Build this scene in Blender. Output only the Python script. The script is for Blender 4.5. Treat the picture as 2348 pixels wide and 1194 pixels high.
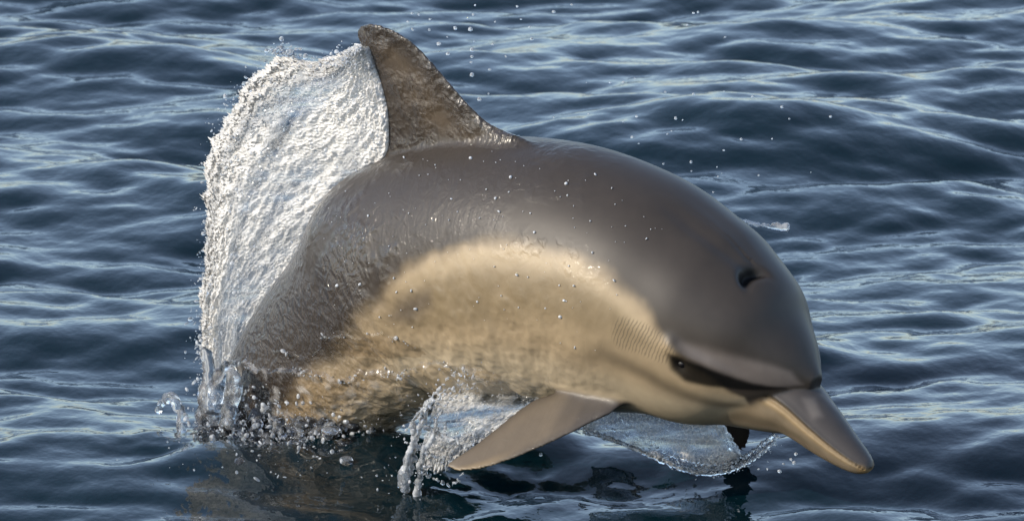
import bpy, math, random
import numpy as np
from mathutils import Vector, Matrix, kdtree

R = math.radians
rng = np.random.default_rng(7)
random.seed(7)
SC = bpy.context.scene
for o in list(bpy.data.objects):
    bpy.data.objects.remove(o)

# ------------------------------------------------------------------ camera
cam_d = bpy.data.cameras.new('camera')
cam = bpy.data.objects.new('camera', cam_d)
SC.collection.objects.link(cam)
cam.location = (0, -9.75, 2.35)
cam.rotation_euler = (R(90 - 12), 0, 0)
cam_d.sensor_width = 36.0
cam_d.lens = 36.0 * 17000 / 2348
cam_d.clip_start = 0.1
cam_d.clip_end = 20000
cam_d.dof.use_dof = True
cam_d.dof.focus_distance = 9.95
cam_d.dof.aperture_fstop = 20
SC.camera = cam

# ------------------------------------------------------------------ sky and sun
SUN_EL, SUN_AZ = 28.0, 243.0        # azimuth: clockwise from +Y (away from the camera)
world = bpy.data.worlds.new('World')
SC.world = world
world.use_nodes = True
wn = world.node_tree.nodes
wl = world.node_tree.links
bg = wn['Background']
sky = wn.new('ShaderNodeTexSky')
sky.sky_type = 'NISHITA'
sky.sun_disc = False
sky.sun_elevation = R(SUN_EL)
sky.sun_rotation = R(SUN_AZ)
sky.air_density = 1.0
sky.dust_density = 1.2
sky.ozone_density = 2.0
hs = wn.new('ShaderNodeHueSaturation')          # a hazy, milky sky
hs.inputs['Saturation'].default_value = 0.76
hs.inputs['Value'].default_value = 1.3
wl.new(sky.outputs[0], hs.inputs['Color'])
ti = wn.new('ShaderNodeMix'); ti.data_type = 'RGBA'; ti.blend_type = 'MULTIPLY'; ti.inputs[0].default_value = 1
ti.inputs[7].default_value = (.94, 1.0, 1.07, 1)
wl.new(hs.outputs[0], ti.inputs[6])
wl.new(ti.outputs[2], bg.inputs[0])
bg.inputs[1].default_value = 0.15
sl = bpy.data.lights.new('sun', 'SUN')
sl.energy = 3.0
sl.angle = R(0.6)
sl.color = (1.0, 0.89, 0.73)
sun = bpy.data.objects.new('sun', sl)
SC.collection.objects.link(sun)
sd = Vector((math.sin(R(SUN_AZ)) * math.cos(R(SUN_EL)), math.cos(R(SUN_AZ)) * math.cos(R(SUN_EL)), math.sin(R(SUN_EL))))
sun.rotation_euler = sd.to_track_quat('Z', 'Y').to_euler()
sun.location = sd * 20
SC.view_settings.view_transform = 'Standard'
SC.view_settings.look = 'None'
SC.view_settings.exposure = 0.5
SC.view_settings.gamma = 1.0
SC.cycles.max_bounces = 12
SC.cycles.transmission_bounces = 8
SC.cycles.transparent_max_bounces = 16
SC.cycles.caustics_reflective = False
SC.cycles.caustics_refractive = False
SC.cycles.sample_clamp_indirect = 6.0

# ------------------------------------------------------------------ helpers
def link(o, parent=None):
    SC.collection.objects.link(o)
    if parent is not None:
        o.parent = parent
    return o

def mesh_np(name, verts, faces, smooth=True):
    """verts (n,3), faces (m,4) or (m,3) arrays -> mesh, quickly"""
    me = bpy.data.meshes.new(name)
    verts = np.asarray(verts, np.float32)
    faces = np.asarray(faces, np.int32)
    k = faces.shape[1]
    me.vertices.add(len(verts))
    me.vertices.foreach_set('co', verts.ravel())
    me.loops.add(faces.size)
    me.loops.foreach_set('vertex_index', faces.ravel())
    me.polygons.add(len(faces))
    me.polygons.foreach_set('loop_start', np.arange(0, faces.size, k, dtype=np.int32))
    me.polygons.foreach_set('use_smooth', np.full(len(faces), smooth))
    me.update(calc_edges=True)
    return me

def outward(V, F):
    """turn a closed triangle mesh the right way out"""
    a, b, c = V[F[:, 0]], V[F[:, 1]], V[F[:, 2]]
    return F if (a * np.cross(b, c)).sum() > 0 else F[:, ::-1]

def tag(o, label=None, cat=None, group=None, kind=None):
    if label: o['label'] = label
    if cat: o['category'] = cat
    if group: o['group'] = group
    if kind: o['kind'] = kind
    return o

def sstep(a, b, x):
    t = np.clip((x - a) / (b - a), 0, 1)
    return t * t * (3 - 2 * t)

def cr(P, m):
    """Catmull-Rom resampling by index"""
    P = np.asarray(P, float)
    if P.ndim == 1: P = P[:, None]
    N = len(P)
    t = np.linspace(0, N - 1, m)
    i = np.clip(t.astype(int), 0, N - 2)
    f = (t - i)[:, None]
    g = lambda q: P[np.clip(q, 0, N - 1)]
    p0, p1, p2, p3 = g(i - 1), g(i), g(i + 1), g(i + 2)
    p0 = np.where((i == 0)[:, None], 2 * p1 - p2, p0)
    p3 = np.where((i == N - 2)[:, None], 2 * p2 - p1, p3)
    return .5 * (2 * p1 + (p2 - p0) * f + (2 * p0 - 5 * p1 + 4 * p2 - p3) * f**2 + (3 * p1 - p0 - 3 * p2 + p3) * f**3)

def noise_tile(n, beta, lo, hi, seed, aniso=1.0):
    """periodic smooth noise on an n x n tile, std 1; frequencies lo..hi cycles per tile"""
    r = np.random.default_rng(seed)
    kx = np.fft.fftfreq(n, 1 / n)[None, :]
    ky = np.fft.fftfreq(n, 1 / n)[:, None] * aniso
    k = np.hypot(kx, ky)
    k[0, 0] = 1
    a = k**(-beta) * np.exp(-(k / hi)**4) * (1 - np.exp(-(k / lo)**4))
    z = np.fft.ifft2(a * np.exp(2j * np.pi * r.random((n, n)))).real
    return z / z.std()

def samp(T, u, v):
    """bilinear periodic lookup, u,v in tiles"""
    n = T.shape[0]
    x = (u % 1) * n
    y = (v % 1) * n
    x0 = x.astype(int) % n; y0 = y.astype(int) % n
    fx = x - np.floor(x); fy = y - np.floor(y)
    x1 = (x0 + 1) % n; y1 = (y0 + 1) % n
    return (T[y0, x0] * (1 - fx) + T[y0, x1] * fx) * (1 - fy) + (T[y1, x0] * (1 - fx) + T[y1, x1] * fx) * fy

def new_mat(name):
    m = bpy.data.materials.new(name)
    m.use_nodes = True
    return m, m.node_tree.nodes, m.node_tree.links, m.node_tree.nodes['Principled BSDF']

# ------------------------------------------------------------------ the sea
def axis(lo, hi, step, growth=1.09, far=4000.0):
    c = list(np.arange(lo, hi + step / 2, step))
    s, x = step, c[-1]
    up = []
    while x < far:
        s *= growth; x += s; up.append(x)
    s, x = step, c[0]
    dn = []
    while x > -far:
        s *= growth; x -= s; dn.append(x)
    return np.array(dn[::-1] + c + up)

TILE = 7.3
NT = 1024
def sea_fields():
    r = np.random.default_rng(21)
    k1 = np.fft.fftfreq(NT, TILE / NT) * 2 * np.pi
    kx, ky = k1[None, :], k1[:, None]
    k = np.hypot(kx, ky); k[0, 0] = 1
    H = np.zeros((NT, NT), complex)
    noise = (r.normal(size=(NT, NT)) + 1j * r.normal(size=(NT, NT)))
    # (wavelength m, relative bandwidth, slope rms, direction deg, spreading power)
    for lam, bw, srms, dr, sp in WAVES:
        k0 = 2 * np.pi / lam
        e = np.exp(-(np.log(k / k0) / bw)**2)
        cd = (kx * math.cos(R(dr)) + ky * math.sin(R(dr))) / k
        e = e * np.maximum(cd, 0)**sp
        h = e * noise / k
        z = np.fft.ifft2(h).real
        gy, gx = np.gradient(z, TILE / NT)
        H += h * srms / math.sqrt((gx**2 + gy**2).mean())
    z = np.fft.ifft2(H).real
    dx = np.fft.ifft2(-1j * H * kx / k).real
    dy = np.fft.ifft2(-1j * H * ky / k).real
    return z, dx, dy

WAVES = [(2.2, .35, .030, -75, 4), (.9, .4, .055, -100, 2.5), (.42, .4, .072, -82, 1.8), (.22, .4, .080, -100, 1.5), (.115, .35, .062, -75, 1.2), (.062, .3, .030, -95, 1.0)]
SZ, SDX, SDY = sea_fields()
BUMPS = [  # extra local swells: x, y, radius x, radius y, height
    (.40, 2.25, .42, .30, .072), (-.75, 3.05, .35, .25, .065), (.75, -.25, .35, .22, .012), (-.62, -.15, .40, .20, .028), (-.1, -.62, .5, .16, .016),
]
CH1 = noise_tile(512, 1.6, 5, 60, 31)
CHURN = [(-.33, .10, .22, .10, .0035), (-.05, -.05, .16, .08, .003), (.30, -.06, .14, .08, .0015)]   # x, y, radius x, radius y, height
def sea_point(x, y):
    d = np.maximum(np.maximum(np.abs(x) - 2.5, np.maximum(-3.0 - y, y - 7.0)), 0)
    fade = np.exp(-d / 25.0)
    u, v = x / TILE + .13, y / TILE + .37
    ch = 0.8
    z = samp(SZ, u, v) * fade
    px = x + ch * samp(SDX, u, v) * fade
    py = y + ch * samp(SDY, u, v) * fade
    for bx, by, rx, ry, h in BUMPS:
        z = z + h * np.exp(-((x - bx) / rx)**2 - ((y - by) / ry)**2)
    for bx, by, rx, ry, h in CHURN:
        z = z + h * samp(CH1, x / 1.1, y / 1.1) * np.exp(-((x - bx) / rx)**2 - ((y - by) / ry)**2)
    z = z - .10 * sstep(.15, -.95, y) * np.exp(-np.maximum(-y - 3, 0) / 4)
    return px, py, z

def make_sea():
    xs = axis(-1.7, 1.7, .0082)
    ys = axis(-1.2, 5.0, .0092)
    X, Y = np.meshgrid(xs, ys)
    PX, PY, Z = sea_point(X, Y)
    ny, nx = X.shape
    i = np.arange(ny * nx).reshape(ny, nx)
    F = np.stack([i[:-1, :-1], i[:-1, 1:], i[1:, 1:], i[1:, :-1]], -1).reshape(-1, 4)
    me = mesh_np('sea_water', np.stack([PX, PY, Z], -1).reshape(-1, 3), F)
    m, n, l, b = new_mat('sea_water')
    b.inputs['Base Color'].default_value = (.0010, .0085, .0125, 1)
    b.inputs['Roughness'].default_value = .045
    b.inputs['IOR'].default_value = 1.333
    tc = n.new('ShaderNodeTexCoord')
    mp = n.new('ShaderNodeMapping'); mp.inputs['Scale'].default_value = (1, .7, 1)
    ns = n.new('ShaderNodeTexNoise'); ns.inputs['Scale'].default_value = 26; ns.inputs['Detail'].default_value = 3; ns.inputs['Roughness'].default_value = .45
    bp = n.new('ShaderNodeBump'); bp.inputs['Strength'].default_value = .5; bp.inputs['Distance'].default_value = .006
    l.new(tc.outputs['Object'], mp.inputs[0]); l.new(mp.outputs[0], ns.inputs[0]); l.new(ns.outputs[0], bp.inputs['Height']); l.new(bp.outputs[0], b.inputs['Normal'])
    me.materials.append(m)
    o = link(bpy.data.objects.new('sea_water', me))
    tag(o, 'dark blue rippled open sea around the leaping dolphin', 'sea', kind='structure')
    return o
sea = make_sea()

# ------------------------------------------------------------------ the dolphin
YAW, ROLL = R(38), R(10)
# stations of the trunk in the dolphin's own frame: forward, up, half height, width ratio, section power
BODY = [[.5055,.1800,.0105,1.1,1],[.4902,.1845,.0255,1.12,.97],[.468,.1912,.0483,1.08,.95],[.4355,.1999,.0789,1,.95],[.3982,.2125,.1085,.96,.93],[.3446,.2275,.1330,.94,.93],[.2897,.2453,.1463,.92,.93],[.2356,.2588,.1609,.9,.95],[.1756,.2685,.1702,.88,.97],[.1171,.2718,.1787,.86,1],[.0527,.2698,.1817,.85,1],[-.0086,.2639,.1823,.84,1],[-.0665,.2532,.1805,.83,1],[-.1268,.2381,.1767,.82,1],[-.1725,.2163,.1752,.8,1],[-.2127,.1826,.1607,.78,1],[-.2608,.1426,.1415,.75,1],[-.3117,.0997,.1301,.71,1],[-.3583,.0537,.119,.67,1],[-.4017,.0041,.1053,.62,1],[-.4435,-.0502,.0912,.56,1],[-.4856,-.1049,.0749,.48,1],[-.5259,-.1581,.0591,.4,1],[-.5665,-.2085,.0431,.36,1],[-.6053,-.2557,.031,.4,1]]
BEAK = [[.5913,.0763,.0053,1.3,1],[.5843,.0802,.0115,1.25,1],[.5717,.0856,.0168,1.2,1],[.5489,.0978,.0231,1.15,1],[.5232,.1136,.0295,1.12,1],[.4985,.1299,.0346,1.1,1],[.4713,.1454,.0413,1.08,1],[.4338,.1535,.0487,1.06,1],[.3816,.1599,.0556,1.05,1],[.3244,.1643,.0601,1.02,1],[.2632,.1684,.0611,1,1],[.2034,.1636,.0665,.95,1]]
FIN_LEAD = [[.120,.15],[.085,.185],[.050,.2055],[.021,.2125],[-.0036,.2192],[-.0243,.2285],[-.0506,.2499],[-.0833,.2821],[-.1164,.3122],[-.1477,.3296],[-.1804,.3376],[-.2016,.337],[-.214,.332]]
FIN_TRAIL = [[-.255,.06],[-.2373,.1034],[-.211,.1371],[-.1978,.1651],[-.1909,.1974],[-.1904,.2318],[-.1969,.2654],[-.2079,.289],[-.2171,.3035],[-.2214,.3154],[-.2190,.326]]
FLIP_LEAD = [[.2896,.0533,.1598],[.2596,.0933,.1298],[.2337,.1161,.1131],[.1995,.1471,.0903],[.1593,.1796,.0668],[.1206,.2048,.0493],[.087,.218,.0415],[.0661,.2196,.0423]]
FLIP_TRAIL = [[.1857,.0502,.1728],[.1557,.0902,.1428],[.1323,.1073,.1307],[.1139,.1307,.1127],[.0981,.1575,.0916],[.0823,.1842,.0706],[.0643,.208,.0523],[.0598,.2171,.045]]

def tube_frames(c):
    T = np.gradient(c, axis=0)
    for _ in range(12):
        T[1:-1] = .25 * T[:-2] + .5 * T[1:-1] + .25 * T[2:]
    T /= np.linalg.norm(T, axis=1)[:, None]
    d0 = np.stack([-T[:, 1], 0 * T[:, 0], T[:, 0]], -1)
    d0 *= np.sign(d0[:, 2:3] + 1e-9)
    y = np.array([0, 1., 0])
    return math.cos(ROLL) * d0 + math.sin(ROLL) * y, math.cos(ROLL) * y - math.sin(ROLL) * d0

def tube(st, m, k):
    st = np.array(st)
    q = cr(st, m)
    for _ in range(int(m * .02)):
        q[1:-1, :2] = .25 * q[:-2, :2] + .5 * q[1:-1, :2] + .25 * q[2:, :2]
    c, A, r, p = q[:, :2], q[:, 2], q[:, 3], q[:, 4]
    d, l = tube_frames(c)
    th = np.arange(k) * 2 * np.pi / k
    co, si = np.cos(th), np.sin(th)
    la = np.sign(si) * np.abs(si)[None]**p[:, None] * r[:, None]
    do = np.sign(co) * np.abs(co)[None]**p[:, None]
    C3 = np.stack([c[:, 0], 0 * c[:, 0], c[:, 1]], -1)
    return C3[:, None] + A[:, None, None] * (la[..., None] * l[:, None] + do[..., None] * d[:, None])

def close_tube(S):
    m, k = S.shape[:2]
    i = np.arange(m * k).reshape(m, k)
    j = np.roll(i, -1, 1)
    quads = np.stack([i[:-1], j[:-1], j[1:], i[1:]], -1).reshape(-1, 4)
    V = np.concatenate([S.reshape(-1, 3), S[0].mean(0)[None], S[-1].mean(0)[None]])
    a, b = m * k, m * k + 1
    c0 = np.stack([j[0], i[0], np.full(k, a), np.full(k, a)], -1)
    c1 = np.stack([i[-1], j[-1], np.full(k, b), np.full(k, b)], -1)
    tris = np.concatenate([c0[:, :3], c1[:, :3]])
    return V, np.concatenate([quads[:, [0, 1, 2]], quads[:, [0, 2, 3]], tris])

def foil(lead, trail, nrm, th, m=70, k=48):
    """closed wing between a leading and a trailing curve"""
    Ld, Tr = cr(lead, m), cr(trail, m)
    x = .5 - .5 * np.cos(np.linspace(0, 2 * np.pi, k, endpoint=False))     # 0 lead .. 1 trail .. 0
    sg = np.where(np.arange(k) <= k // 2, 1, -1)
    yt = 2.6 * (.2969 * np.sqrt(x) - .126 * x - .3516 * x**2 + .2843 * x**3 - .1036 * x**4)
    tt = np.interp(np.linspace(0, 1, m), *th)
    edge = .0024 * np.sqrt(np.clip(4 * x * (1 - x), 0, 1)) * sstep(.3, .8, x)
    S = Ld[:, None] * (1 - x)[None, :, None] + Tr[:, None] * x[None, :, None] + nrm[None, None] * (tt[:, None] * (yt * sg)[None] + (edge * sg)[None])[..., None]
    return S

T_B, T_K = tube(BODY, 420, 180), tube(BEAK, 260, 140)
yv = np.array([0, 1., 0]); zv = np.array([0, 0, 1.])
dF = math.cos(ROLL) * zv + math.sin(ROLL) * yv
lF = math.cos(ROLL) * yv - math.sin(ROLL) * zv
fin_o = np.array([0, 0, .255])
tofin = lambda L: np.array([[a, 0, 0] + fin_o + b * dF for a, b in L])
T_F = foil(tofin(FIN_LEAD), tofin(FIN_TRAIL), lF, ([0, .15, .3, .6, .9, 1], [.075, .055, .030, .017, .009, .003]))
nfl = np.array([.013, .11, .13]); nfl /= np.linalg.norm(nfl)
T_L = foil(np.array(FLIP_LEAD), np.array(FLIP_TRAIL), nfl, ([0, .2, .5, .85, 1], [.026, .020, .013, .007, .003]))
sp0 = np.array([.20, 0, .265])
def mirror(P): return P - 2 * ((P - sp0) @ lF)[..., None] * lF
FAR_LEAD = [[.285, -.085, .235], [.275, -.130, .185], [.277, -.150, .140], [.272, -.170, .095], [.264, -.186, .050], [.246, -.198, .012]]
FAR_TRAIL = [[.150, -.085, .240], [.165, -.130, .190], [.185, -.150, .140], [.203, -.170, .090], [.212, -.186, .045], [.228, -.198, .014]]
T_R = foil(np.array(FAR_LEAD), np.array(FAR_TRAIL), np.array([.0, .94, -.34]), ([0, .2, .5, .85, 1], [.026, .020, .013, .007, .003]))
# tail flukes, under the water
tl = np.array([-.61, 0, -.262]); tf = np.array([-.62, 0, -.78])
flk = []
for s in (1, -1):
    lead = np.array([tl - tf * -.06 + lF * 0, tl + tf * .03 + lF * .06 * s, tl + tf * .10 + lF * .14 * s, tl + tf * .19 + lF * .21 * s])
    trl = np.array([tl + tf * .16, tl + tf * .15 + lF * .06 * s, tl + tf * .16 + lF * .14 * s, tl + tf * .20 + lF * .212 * s])
    flk.append(foil(lead, trl, np.cross(lF, tf) * s, ([0, 1], [.016, .003]), 40, 32))

VOX = .0023
def build_skin():
    Vs, Fs, off = [], [], 0
    for S in (T_B, T_K, T_F, T_L, T_R, *flk):
        V, F = close_tube(S)
        Vs.append(V); Fs.append(F + off); off += len(V)
    me = mesh_np('raw', np.concatenate(Vs), np.concatenate(Fs))
    o = link(bpy.data.objects.new('raw', me))
    md = o.modifiers.new('r', 'REMESH'); md.mode = 'VOXEL'; md.voxel_size = VOX; md.adaptivity = 0
    dg = bpy.context.evaluated_depsgraph_get()
    out = bpy.data.meshes.new_from_object(o.evaluated_get(dg))
    bpy.data.objects.remove(o); bpy.data.meshes.remove(me)
    n = len(out.vertices)
    co = np.empty(n * 3, np.float32); out.vertices.foreach_get('co', co)
    nl = len(out.loops)
    li = np.empty(nl, np.int32); out.loops.foreach_get('vertex_index', li)
    return out, co.reshape(-1, 3).astype(float), li.reshape(-1, 4)

def nearest(P, Q, k=4, step=1):
    """weighted nearest lookup of points P in set Q: index array and distance"""
    t = kdtree.KDTree(len(Q))
    for i, q in enumerate(Q): t.insert(q, i)
    t.balance()
    idx = np.empty(len(P), int); d = np.empty(len(P))
    for i, p in enumerate(P):
        _, idx[i], d[i] = t.find(p)
    return idx, d

def polyd(P, L):
    """distance of points P (n,2) to polyline L, and parameter along it"""
    L = np.asarray(L, float)
    best = np.full(len(P), 1e9); par = np.zeros(len(P))
    for i in range(len(L) - 1):
        a, b = L[i], L[i + 1]
        ab = b - a
        t = np.clip(((P - a) @ ab) / (ab @ ab), 0, 1)
        d = np.linalg.norm(P - a - t[:, None] * ab, axis=1)
        m = d < best
        best[m] = d[m]; par[m] = (i + t[m]) / (len(L) - 1)
    return best, par

def inside(P, L):
    L = np.asarray(L, float)
    x, y = P[:, 0], P[:, 1]
    c = np.zeros(len(P), bool)
    j = len(L) - 1
    for i in range(len(L)):
        xi, yi, xj, yj = *L[i], *L[j]
        c ^= ((yi > y) != (yj > y)) & (x < (xj - xi) * (y - yi) / (yj - yi + 1e-12) + xi)
        j = i
    return c

def soft(P, L, w):
    d, _ = polyd(P, list(L) + [L[0]])
    s = np.where(inside(P, L), d, -d)
    return sstep(-w, w, s)

def lerp(a, b, t): return a * (1 - t)[:, None] + np.asarray(b, float)[None] * t[:, None]

def make_dolphin():
    me, co, F = build_skin()
    n = len(co)
    E = np.concatenate([F[:, [0, 1]], F[:, [1, 2]], F[:, [2, 3]], F[:, [3, 0]]])
    E = np.unique(np.sort(E, 1), axis=0)
    deg = np.bincount(E.ravel(), minlength=n).astype(float)
    def lap(x):
        out = np.empty_like(x)
        for c in range(x.shape[1]):
            out[:, c] = (np.bincount(E[:, 0], x[E[:, 1], c], n) + np.bincount(E[:, 1], x[E[:, 0], c], n)) / deg
        return out
    for _ in range(6):
        co += .5 * (lap(co) - co); co += -.52 * (lap(co) - co)
    for _ in range(3): co += .5 * (lap(co) - co)
    # which piece is each vertex on, and where on it
    gb = T_B[::2, ::2].reshape(-1, 3); gk = T_K[::2, ::2].reshape(-1, 3)
    gf = T_F.reshape(-1, 3); gl = np.concatenate([T_L.reshape(-1, 3), T_R.reshape(-1, 3)])
    ib, db = nearest(co, gb); ik, dk = nearest(co, gk); if_, df = nearest(co, gf); il, dl = nearest(co, gl)
    jw = np.maximum(sstep(.042, .012, np.maximum(db, df)), sstep(.026, .008, np.maximum(db, dl)))
    jb = sstep(.022, .006, np.maximum(db, dk)) * sstep(.45, .36, co[:, 0])
    jb = np.maximum(jb, sstep(.02, .006, np.maximum(db, dk)) * sstep(.165, .145, co[:, 2]) * .9)
    w = np.maximum(jw, jb)[:, None]
    for _ in range(70): co += .6 * w * (lap(co) - co)
    ub = (ib // 90) * 2 / 419.; vb = (ib % 90) * 2 / 180. * 2      # v in units of pi, 0 = ridge of the back
    vb = np.where(vb > 1, 2 - vb, vb)
    uk = (ik // 70) * 2 / 259.; vk = (ik % 70) * 2 / 140. * 2
    vk = np.where(vk > 1, 2 - vk, vk)
    for arr in (ub, vb, uk, vk):                                   # smooth the lookup steps away
        x = arr[:, None].copy()
        for _ in range(14): x = .4 * x + .6 * lap(x)
        arr[:] = x[:, 0]
    near = ((co - sp0) @ lF) > 0
    isf = sstep(.012, -.012, df - db)                              # 1 on the dorsal fin
    isl = sstep(.003, -.003, dl - np.minimum(db, dk))              # 1 on a flipper
    isk = sstep(.002, -.002, dk - db)                              # 1 on the beak / jaw tube
    for arr in (isf, isl, isk):
        x = arr[:, None].copy()
        for _ in range(8): x = .4 * x + .6 * lap(x)
        arr[:] = x[:, 0]
    PB = np.stack([ub * 1.9, vb * .55], -1)                         # about metres
    PK = np.stack([uk * .42, vk * .16], -1)
    B = lambda L: [(a * 1.9, b * .55) for a, b in L]
    K = lambda L: [(a * .42, b * .16) for a, b in L]
    nz = lambda s, sc: np.array([0.0])
    T1 = noise_tile(256, 1.6, 2, 60, 3)
    q1 = samp(T1, ub * 1.9 / .5, vb * .55 / .5); q2 = samp(T1, ub * 1.9 / .17, vb * .55 / .17 + .3)
    # ---- relief
    no = np.empty(n * 3, np.float32)
    me.vertices.foreach_set('co', co.astype(np.float32).ravel()); me.update()
    me.vertices.foreach_get('normal', no); no = no.reshape(-1, 3).astype(float)
    at = lambda u, v: T_B[int(round(u * 419)), int(round(v * 90)) % 180]
    blow = at(.172, .012)
    tB = T_B[int(.172 * 419) - 6].mean(0) - T_B[int(.172 * 419) + 6].mean(0); tB /= np.linalg.norm(tB)
    r = co - blow
    a_ = r @ tB; b_ = r @ lF - .006
    cres = np.exp(-((a_ + .004 - 12 * b_**2) / .009)**2 - (b_ / .021)**4)
    rim = np.exp(-((a_ + .020 - 8 * b_**2) / .009)**2 - (b_ / .028)**4)
    top = (vb < .25) & (np.linalg.norm(r, axis=1) < .08)
    disp = np.where(top, -.015 * cres, 0)
    gr, gp = polyd(PB, B([(.29, .045), (.2735, .045), (.2422, .05), (.2088, .042), (.186, .025)]))
    disp += np.where(near, 1, .3) * (-.003 * np.exp(-(gr / .016)**2) * sstep(0, .6, gp)) * (vb < .2)
    # brow ridge and eye hollow
    eL = B([(.200, .437), (.188, .452), (.165, .458), (.13, .470), (.09, .50)])
    d_, p_ = polyd(PB, eL)
    disp += (1 - isl) * (.0065 * np.exp(-(d_ / .016)**2) * sstep(1.0, .3, p_))
    eye_uv = (.1885, .487)
    de = np.linalg.norm(PB - np.array(B([eye_uv])[0]), axis=1)
    disp += -.0045 * np.exp(-(de / .013)**2)
    # mouth: a groove between the lips, the upper lip a little proud
    mouth = K([(.68, .325), (.6154, .335), (.5284, .365), (.4281, .378), (.311, .380), (.2207, .38), (.11, .38), (.03, .385), (0, .40)])
    dm, pm = polyd(PK, mouth)
    onk = isk * (uk < .68)
    up = PK[:, 1] < np.interp(PK[:, 0], [q[0] for q in mouth[::-1]], [q[1] for q in mouth[::-1]])
    disp += onk * (-.0022 * np.exp(-(dm / .0032)**2) + .0012 * np.exp(-((dm - .007) / .005)**2))
    # throat creases, faint swell of the breast muscles
    disp += (1 - isf) * (1 - isl) * .0016 * q1 * sstep(.2, .4, ub) * sstep(.3, .6, vb)
    # armpit fold behind the flipper
    arm = at(.262, .70)
    co += no * disp[:, None]
    # ---- pigment, with some light painted in
    cape = np.array([.035, .0275, .0215]); tan = np.array([.265, .200, .122]); pale = np.array([.35, .285, .195]); olive = np.array([.165, .123, .070])
    black = np.array([.004, .004, .004])
    col = np.tile(cape, (n, 1))
    edge = B([(-.05, 1.2), (.085, 1.2), (.115, .60), (.15, .52), (.19, .458), (.205, .425), (.2276, .372), (.2568, .350), (.286, .328), (.3236, .312), (.3549, .306), (.4092, .333), (.4551, .3646), (.4906, .3958), (.5198, .4479), (.5553, .50), (.6054, .522), (.66, .528), (.74, .535), (1.05, .56)])
    cv = np.interp(PB[:, 0] + .010 * q2 * 0, [e[0] for e in edge], [e[1] for e in edge])
    wv = np.interp(ub, [0, .2, .24, .33, .45, .55, .7, 1], [.010, .012, .022, .02, .012, .022, .03, .03])
    side = sstep(-1, 1, (PB[:, 1] - cv + .004 * q1) / wv)
    flank = np.tile(tan, (n, 1)) * (1 + .04 * q1)[:, None]
    flank = lerp(flank, [.40, .315, .205], .8 * np.exp(-((PB[:, 1] - cv - .03) / .022)**2) * sstep(.20, .26, ub) * sstep(.52, .46, ub))  # sun highlight painted as a cream band inside the patch's upper edge
    flank = lerp(flank, olive, 1.0 * soft(PB, B([(.545, .55), (.52, .475), (.476, .42), (.4301, .392), (.3737, .372), (.3194, .365), (.2735, .385), (.24, .42), (.212, .468), (.2422, .492), (.3006, .488), (.3612, .498), (.4134, .535), (.4823, .56)]), .022) * (.85 + .15 * q1).clip(0, 1))
    flank = lerp(flank, cape * 2.0, .75 * soft(PB, B([(.53, .525), (.508, .478), (.466, .455), (.468, .49), (.50, .535)]), .016))
    flank = lerp(flank, pale, .8 * sstep(.55, .66, vb) * sstep(.62, .5, ub))
    flank = lerp(flank, [.50, .41, .29], .9 * sstep(.60, .72, vb) * sstep(.36, .48, ub))  # rear belly: pale skin, lightened further in colour to offset its shade
    st, sp_ = polyd(PB, B([(.335, .64), (.3194, .6146), (.2693, .5417), (.2171, .5521), (.1691, .6146), (.14, .66), (.10, .70), (.05, .74)]))
    flank = lerp(flank, [.062, .047, .030], .72 * np.exp(-(st / .017)**2) * sstep(.02, .38, sp_))
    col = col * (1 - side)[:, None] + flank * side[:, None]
    # cheek above the crease painted lighter, as if lit; dark bridle in front
    chk = soft(PB, B([(.19, .42), (.12, .37), (.055, .31), (.02, .47), (.06, .53), (.15, .50)]), .016)
    col = lerp(col, [.135, .112, .098], .9 * chk)
    # beak and jaw
    kc = np.tile(np.array([.135, .104, .068]), (n, 1)) * (1 + .06 * q2)[:, None]
    kc = lerp(kc, tan * .75, .85 * sstep(.5, .72, uk) * sstep(.66, .5, vk))
    kc = lerp(kc, pale * .6, .7 * sstep(.62, .75, vk) * sstep(.4, .6, uk))
    ks, kp = polyd(PK, K([(.85, .50), (.7692, .545), (.6622, .60), (.4849, .60), (.38, .545), (.25, .50)]))
    kc = lerp(kc, [.085, .066, .042], .9 * np.exp(-(ks / .009)**2) * sstep(0, .1, kp) * sstep(1, .7, kp))
    mv = np.interp(PK[:, 0], [q[0] for q in mouth[::-1]], [q[1] for q in mouth[::-1]])
    kup = np.array([.050, .043, .039])
    topm = sstep(.0045, -.0035, PK[:, 1] - (mv - .002))
    kc = kc * (1 - topm)[:, None] + kup[None] * topm[:, None]
    lip = np.exp(-((PK[:, 1] - mv - .0045) / .0055)**2) * (uk < .66)
    kc = lerp(kc, [.30, .205, .095], .8 * lip)
    kc = lerp(kc, black * 2, .8 * np.exp(-((PK[:, 1] - mv + .004) / .003)**2) * (uk < .6) * (uk > .08))
    kc = lerp(kc, [.28, .18, .08], .85 * sstep(.13, .05, uk) * sstep(.20, .42, vk))
    kc = lerp(kc, [.15, .13, .115], .6 * soft(PK, K([(.50, .16), (.42, .24), (.40, .12), (.48, .05)]), .006))
    bk = sstep(.82, .70, uk) * isk
    bk = np.maximum(bk, isk * sstep(.45, .55, vk))
    col = col * (1 - bk)[:, None] + kc * bk[:, None]
    # black stripe from the eye to the base of the beak
    ep = soft(PB, B([(.2005, .462), (.192, .452), (.163, .462), (.12, .485), (.08, .52), (.055, .53), (.055, .55), (.085, .558), (.13, .548), (.160, .548), (.182, .540), (.196, .51)]), .006)
    col = lerp(col, black, .96 * ep * (1 - isl))
    crease = np.exp(-((db - dk) / .0025)**2) * np.exp(-(np.maximum(db, dk) / .0045)**2) * sstep(.33, .40, co[:, 0]) * sstep(.49, .478, co[:, 0]) * (vk < .4)
    col = lerp(col, black, .95 * crease)
    # flippers grey-tan with dark edges, dorsal fin dark with a paler centre
    fl = np.tile(np.array([.105, .081, .055]), (n, 1))
    c2 = np.where(near[:, None], co, mirror(co))
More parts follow.
